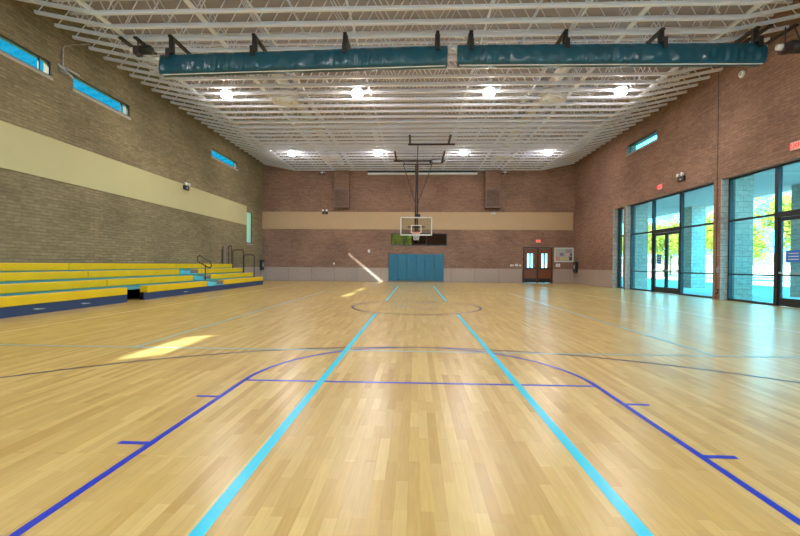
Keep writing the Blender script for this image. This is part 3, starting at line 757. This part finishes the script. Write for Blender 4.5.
# return air chases with grilles
for x0, sd in ((-5.77, 'left'), (4.82, 'right')):
    t = thing('air_chase', f'brown vertical duct chase with a louvred grille, {sd} of the goal', 'air duct', (x0+.5, YB, 0), 'wall duct chases')
    bm = BM(); box(bm, -.52, .52, -.35, 0, 5.2, 7.84); obj('chase_body', bm, M['brickX'], t)
    bm = BM()
    for a in ((-.5, .5, 5.22, 5.30), (-.5, .5, 6.46, 6.54), (-.5, -.44, 5.3, 6.46), (.44, .5, 5.3, 6.46)): box(bm, a[0], a[1], -.39, -.35, a[2], a[3])
    gr = obj('grille_frame', bm, M['recess'], t)
    bm = BM()
    for i in range(14): beam(bm, (-.44, -.37, 5.35+i*.08), (.44, -.37, 5.35+i*.08), .05, .012)
    obj('louvres', bm, M['darkbrown'], gr)
bm = None
t = thing('screen_housing', 'long dark-topped white housing mounted high on the end wall', 'housing', (.4, YB-.01, 7.57))
bm = BM(); box(bm, -3.85, 3.86, -.22, 0, 0, .13, .01); obj('white_casing', bm, M['white'], t)
bm = BM(); box(bm, -3.85, 3.86, -.24, 0, .13, .25); obj('dark_bar', bm, M['black'], t)
# conduit and bracket on the left wall
t = thing('wall_bracket', 'pale metal bracket and conduit on the left wall between the two near high windows', 'bracket', (XL, 8.08, 7.12))
bm = BM(); path(bm, [Vector(q) for q in ((.05, .02, .0), (.05, .02, .72), (.10, .02, .80), (.9, .02, .84))], .022); obj('conduit', bm, M['jamb'], t)
bm = BM(); box(bm, 0, .09, -.10, .10, -.06, .16, .01); beam(bm, (.12, -.25, .12), (.12, .30, -.08), .05, .06); beam(bm, (.12, .05, .10), (.12, .55, .12), .04, .05); beam(bm, (.05, 0, 0), (.14, 0, .02), .05, .05)
obj('bracket_arm', bm, M['grey'], t)

# ------------------------------------------------------------------ outside
bm = BM(); box(bm, XR+.5, 24, -40, 90, -.12, -.02); struct('ground_paving', bm, M['pave'])
bm = BM(); box(bm, 24, 160, -60, 160, -.13, -.03); struct('ground_sunny', bm, M['sand'])
bm = BM(); box(bm, -160, XL-.25, -60, 160, -.15, -.05); struct('ground_west', bm, M['grass'])
bm = BM(); box(bm, XL-.25, XR+.5, -60, YF-.3, -.12, -.02); struct('ground_south', bm, M['pave'])
bm = BM(); box(bm, XL-.25, 24, YB+.3, 160, -.14, -.04); struct('ground_north', bm, M['grass'])
bm = BM(); box(bm, XR+.5, 17.1, -12, 40, 4.72, 5.1); struct('ceiling_canopy', bm, M['soffit'], 'pale canopy over the outside walkway')
for i, y in enumerate((-.9, 6.1, 13.05, 20.1, 27.1)):
    bm = BM(); box(bm, 16.0, 16.8, y, y+.8, -.02, 4.72)
    lab = {13.05: 'square brick canopy column outside the near glass doors', 20.1: 'square brick canopy column outside, seen right of the far glass doors',
           27.1: 'farthest square brick canopy column outside'}.get(y, f'square brick canopy column outside, {"nearest" if i == 0 else "second nearest"} the camera end')
    tag(obj('canopy_column', bm, M['brickExt']), lab, 'column', 'brick canopy columns')
bm = BM(); box(bm, 23.2, 23.5, 36, 70, -.03, 1.5); tag(obj('garden_wall', bm, M['stucco']), 'low pale garden wall beyond the walkway', 'wall')
bm = BM(); box(bm, 60, 62, 20, 120, -.03, 3.2); box(bm, 58, 64, 19, 121, 3.2, 3.5)
tag(obj('far_building', bm, M['stucco']), 'long low pale building beyond the trees', 'building')
def tree(x, y, h, r, label, seed, n=5200, trunk=.14):
    rnd = random.Random(seed)
    t = thing('tree', label, 'tree', (x, y, -.03), 'trees beyond the walkway')
    bm = BM(); zc = h-r*.9
    tube(bm, (0, 0, 0), (.1, 0, zc-r*.3), trunk, 8, trunk*.6)
    for i in range(5):
        a = rnd.uniform(0, 6.28); tube(bm, (.08, 0, zc-r*.55), (r*.6*cos(a), r*.6*sin(a), zc+r*.2), trunk*.45, 6, .02)
    obj('trunk', bm, M['bark'], t)
    bm = BM(); cl = []
    for i in range(16):
        a = rnd.uniform(0, 6.28); e = rnd.uniform(-.6, 1); q = rnd.uniform(.3, .8)*r
        cl.append((Vector((q*cos(a), q*sin(a), zc+e*r*.6)), rnd.uniform(.3, .5)*r))
    for i in range(n):
        c, cr = rnd.choice(cl); d = Vector((rnd.gauss(0, 1), rnd.gauss(0, 1), rnd.gauss(0, 1))).normalized()
        p = c+d*cr*rnd.uniform(.6, 1.05); s = rnd.uniform(.11, .2)
        u = Vector((rnd.gauss(0, 1), rnd.gauss(0, 1), rnd.gauss(0, 1))).normalized(); v = u.orthogonal().normalized()
        bm.faces.new([bm.verts.new(p+u*s*a+v*s*b*.6) for a, b in ((-1, 0), (0, -1), (1, 0), (0, 1))])
    me = obj('crown', bm, M['leaf'], t)
TR = [(27.5, 21.5, 6.9, 2.7, 'leafy tree filling the near glazed bay outside'), (28, 26.5, 6.6, 2.6, 'leafy tree outside just right of the near brick pier'),
      (27, 32.5, 6.3, 2.4, 'round leafy tree outside behind the canopy column of the far glazed wall'), (28, 38.5, 6.6, 2.5, 'round tree outside seen through the far glass doors, right leaf'),
      (30, 46, 6.9, 2.7, 'round tree outside seen through the far glass doors, left leaf'), (30, 53, 7.0, 2.8, 'round tree outside left of the far glass doors'),
      (31, 63, 7.4, 3.2, 'most distant tree on the left outside'), (28, 15.5, 6.8, 2.7, 'leafy tree outside behind the near glass doors'),
      (35, 33, 6.8, 3.0, 'tall tree of the back row, right'), (37, 44, 7.0, 3.2, 'tall tree of the back row, middle'), (38, 58, 7.4, 3.4, 'tall tree of the back row, left')]
for i, a in enumerate(TR): tree(*a, seed=i+3)
tree(-1.6, 34, 5.5, 2.6, 'green tree outside behind the dark window in the end wall', 40)
bm = BM(); box(bm, -6, 2, 44, 44.5, -.04, 3.3); tag(obj('neighbour_wall', bm, M['stucco']), 'pale wall outside behind the dark window in the end wall', 'wall')

# ------------------------------------------------------------------ light
w = bpy.data.worlds.new('World'); S.world = w; w.use_nodes = True; nt = w.node_tree
for n in list(nt.nodes): nt.nodes.remove(n)
out = N(nt, 'ShaderNodeOutputWorld'); bg = N(nt, 'ShaderNodeBackground')
tc = N(nt, 'ShaderNodeTexCoord'); sp = N(nt, 'ShaderNodeSeparateXYZ'); nt.links.new(tc.outputs['Generated'], sp.inputs[0])
cr = N(nt, 'ShaderNodeValToRGB'); e = cr.color_ramp.elements
e[0].position = 0; e[0].color = (.80, .92, 1.0, 1)
e[1].position = 1; e[1].color = (.0, .17, .27, 1)
a = e.new(.06); a.color = (.35, .80, 1.0, 1)
a = e.new(.21); a.color = (.0, .20, .29, 1)
nt.links.new(sp.outputs[2], cr.inputs[0])
no = N(nt, 'ShaderNodeTexNoise'); no.inputs['Scale'].default_value = 3.0; no.inputs['Detail'].default_value = 6
mp = N(nt, 'ShaderNodeMapping'); mp.inputs['Scale'].default_value = (1, 1, 2.5); nt.links.new(tc.outputs['Generated'], mp.inputs[0]); nt.links.new(mp.outputs[0], no.inputs['Vector'])
c2 = N(nt, 'ShaderNodeMapRange'); c2.inputs['To Min'].default_value = .55; c2.inputs['From Min'].default_value = .34; c2.inputs['From Max'].default_value = .56; nt.links.new(no.outputs['Fac'], c2.inputs[0])
ex = N(nt, 'ShaderNodeMapRange'); ex.inputs['From Min'].default_value = .15; ex.inputs['From Max'].default_value = .4; nt.links.new(sp.outputs[0], ex.inputs[0])
mu = N(nt, 'ShaderNodeMath', operation='MULTIPLY'); nt.links.new(c2.outputs[0], mu.inputs[0]); nt.links.new(ex.outputs[0], mu.inputs[1])
mx = N(nt, 'ShaderNodeMix', data_type='RGBA'); nt.links.new(mu.outputs[0], mx.inputs['Factor']); nt.links.new(cr.outputs[0], mx.inputs['A']); mx.inputs['B'].default_value = (.45, 3.5, 5.1, 1)
nt.links.new(mx.outputs['Result'], bg.inputs[0]); bg.inputs[1].default_value = 1.0
nt.links.new(bg.outputs[0], out.inputs[0])
sd = bpy.data.lights.new('sun', 'SUN'); sd.energy = 9.0; sd.angle = radians(.5); sd.color = (1, .93, .78)
so = bpy.data.objects.new('sun', sd); COL.objects.link(so)
so.rotation_euler = Vector((8.45, 5.6, -7.0)).to_track_quat('-Z', 'Y').to_euler()

# ------------------------------------------------------------------ camera
f, yaw, pitch, roll = 406.4, .0376, -.0082, .00726
cd = bpy.data.cameras.new('camera'); cd.sensor_width = 36; cd.lens = f*36/800; cd.clip_start = .05; cd.clip_end = 500
co = bpy.data.objects.new('camera', cd); COL.objects.link(co); S.camera = co
fw = Vector((-sin(yaw)*cos(pitch), cos(yaw)*cos(pitch), sin(pitch))); r0 = Vector((cos(yaw), sin(yaw), 0)); u0 = r0.cross(fw)
r = r0*cos(roll)+u0*sin(roll); u = -r0*sin(roll)+u0*cos(roll)
mt = Matrix((r, u, -fw)).transposed().to_4x4(); mt.translation = (-.035, -4.156, 1.212); co.matrix_world = mt
S.view_settings.view_transform = 'Standard'; S.view_settings.look = 'None'; S.view_settings.gamma = 1; S.view_settings.exposure = 1.38
S.view_settings.use_curve_mapping = False
S.cycles.use_denoising = True
S.cycles.max_bounces = 8; S.cycles.diffuse_bounces = 4; S.cycles.transparent_max_bounces = 16
S.cycles.sample_clamp_indirect = 6
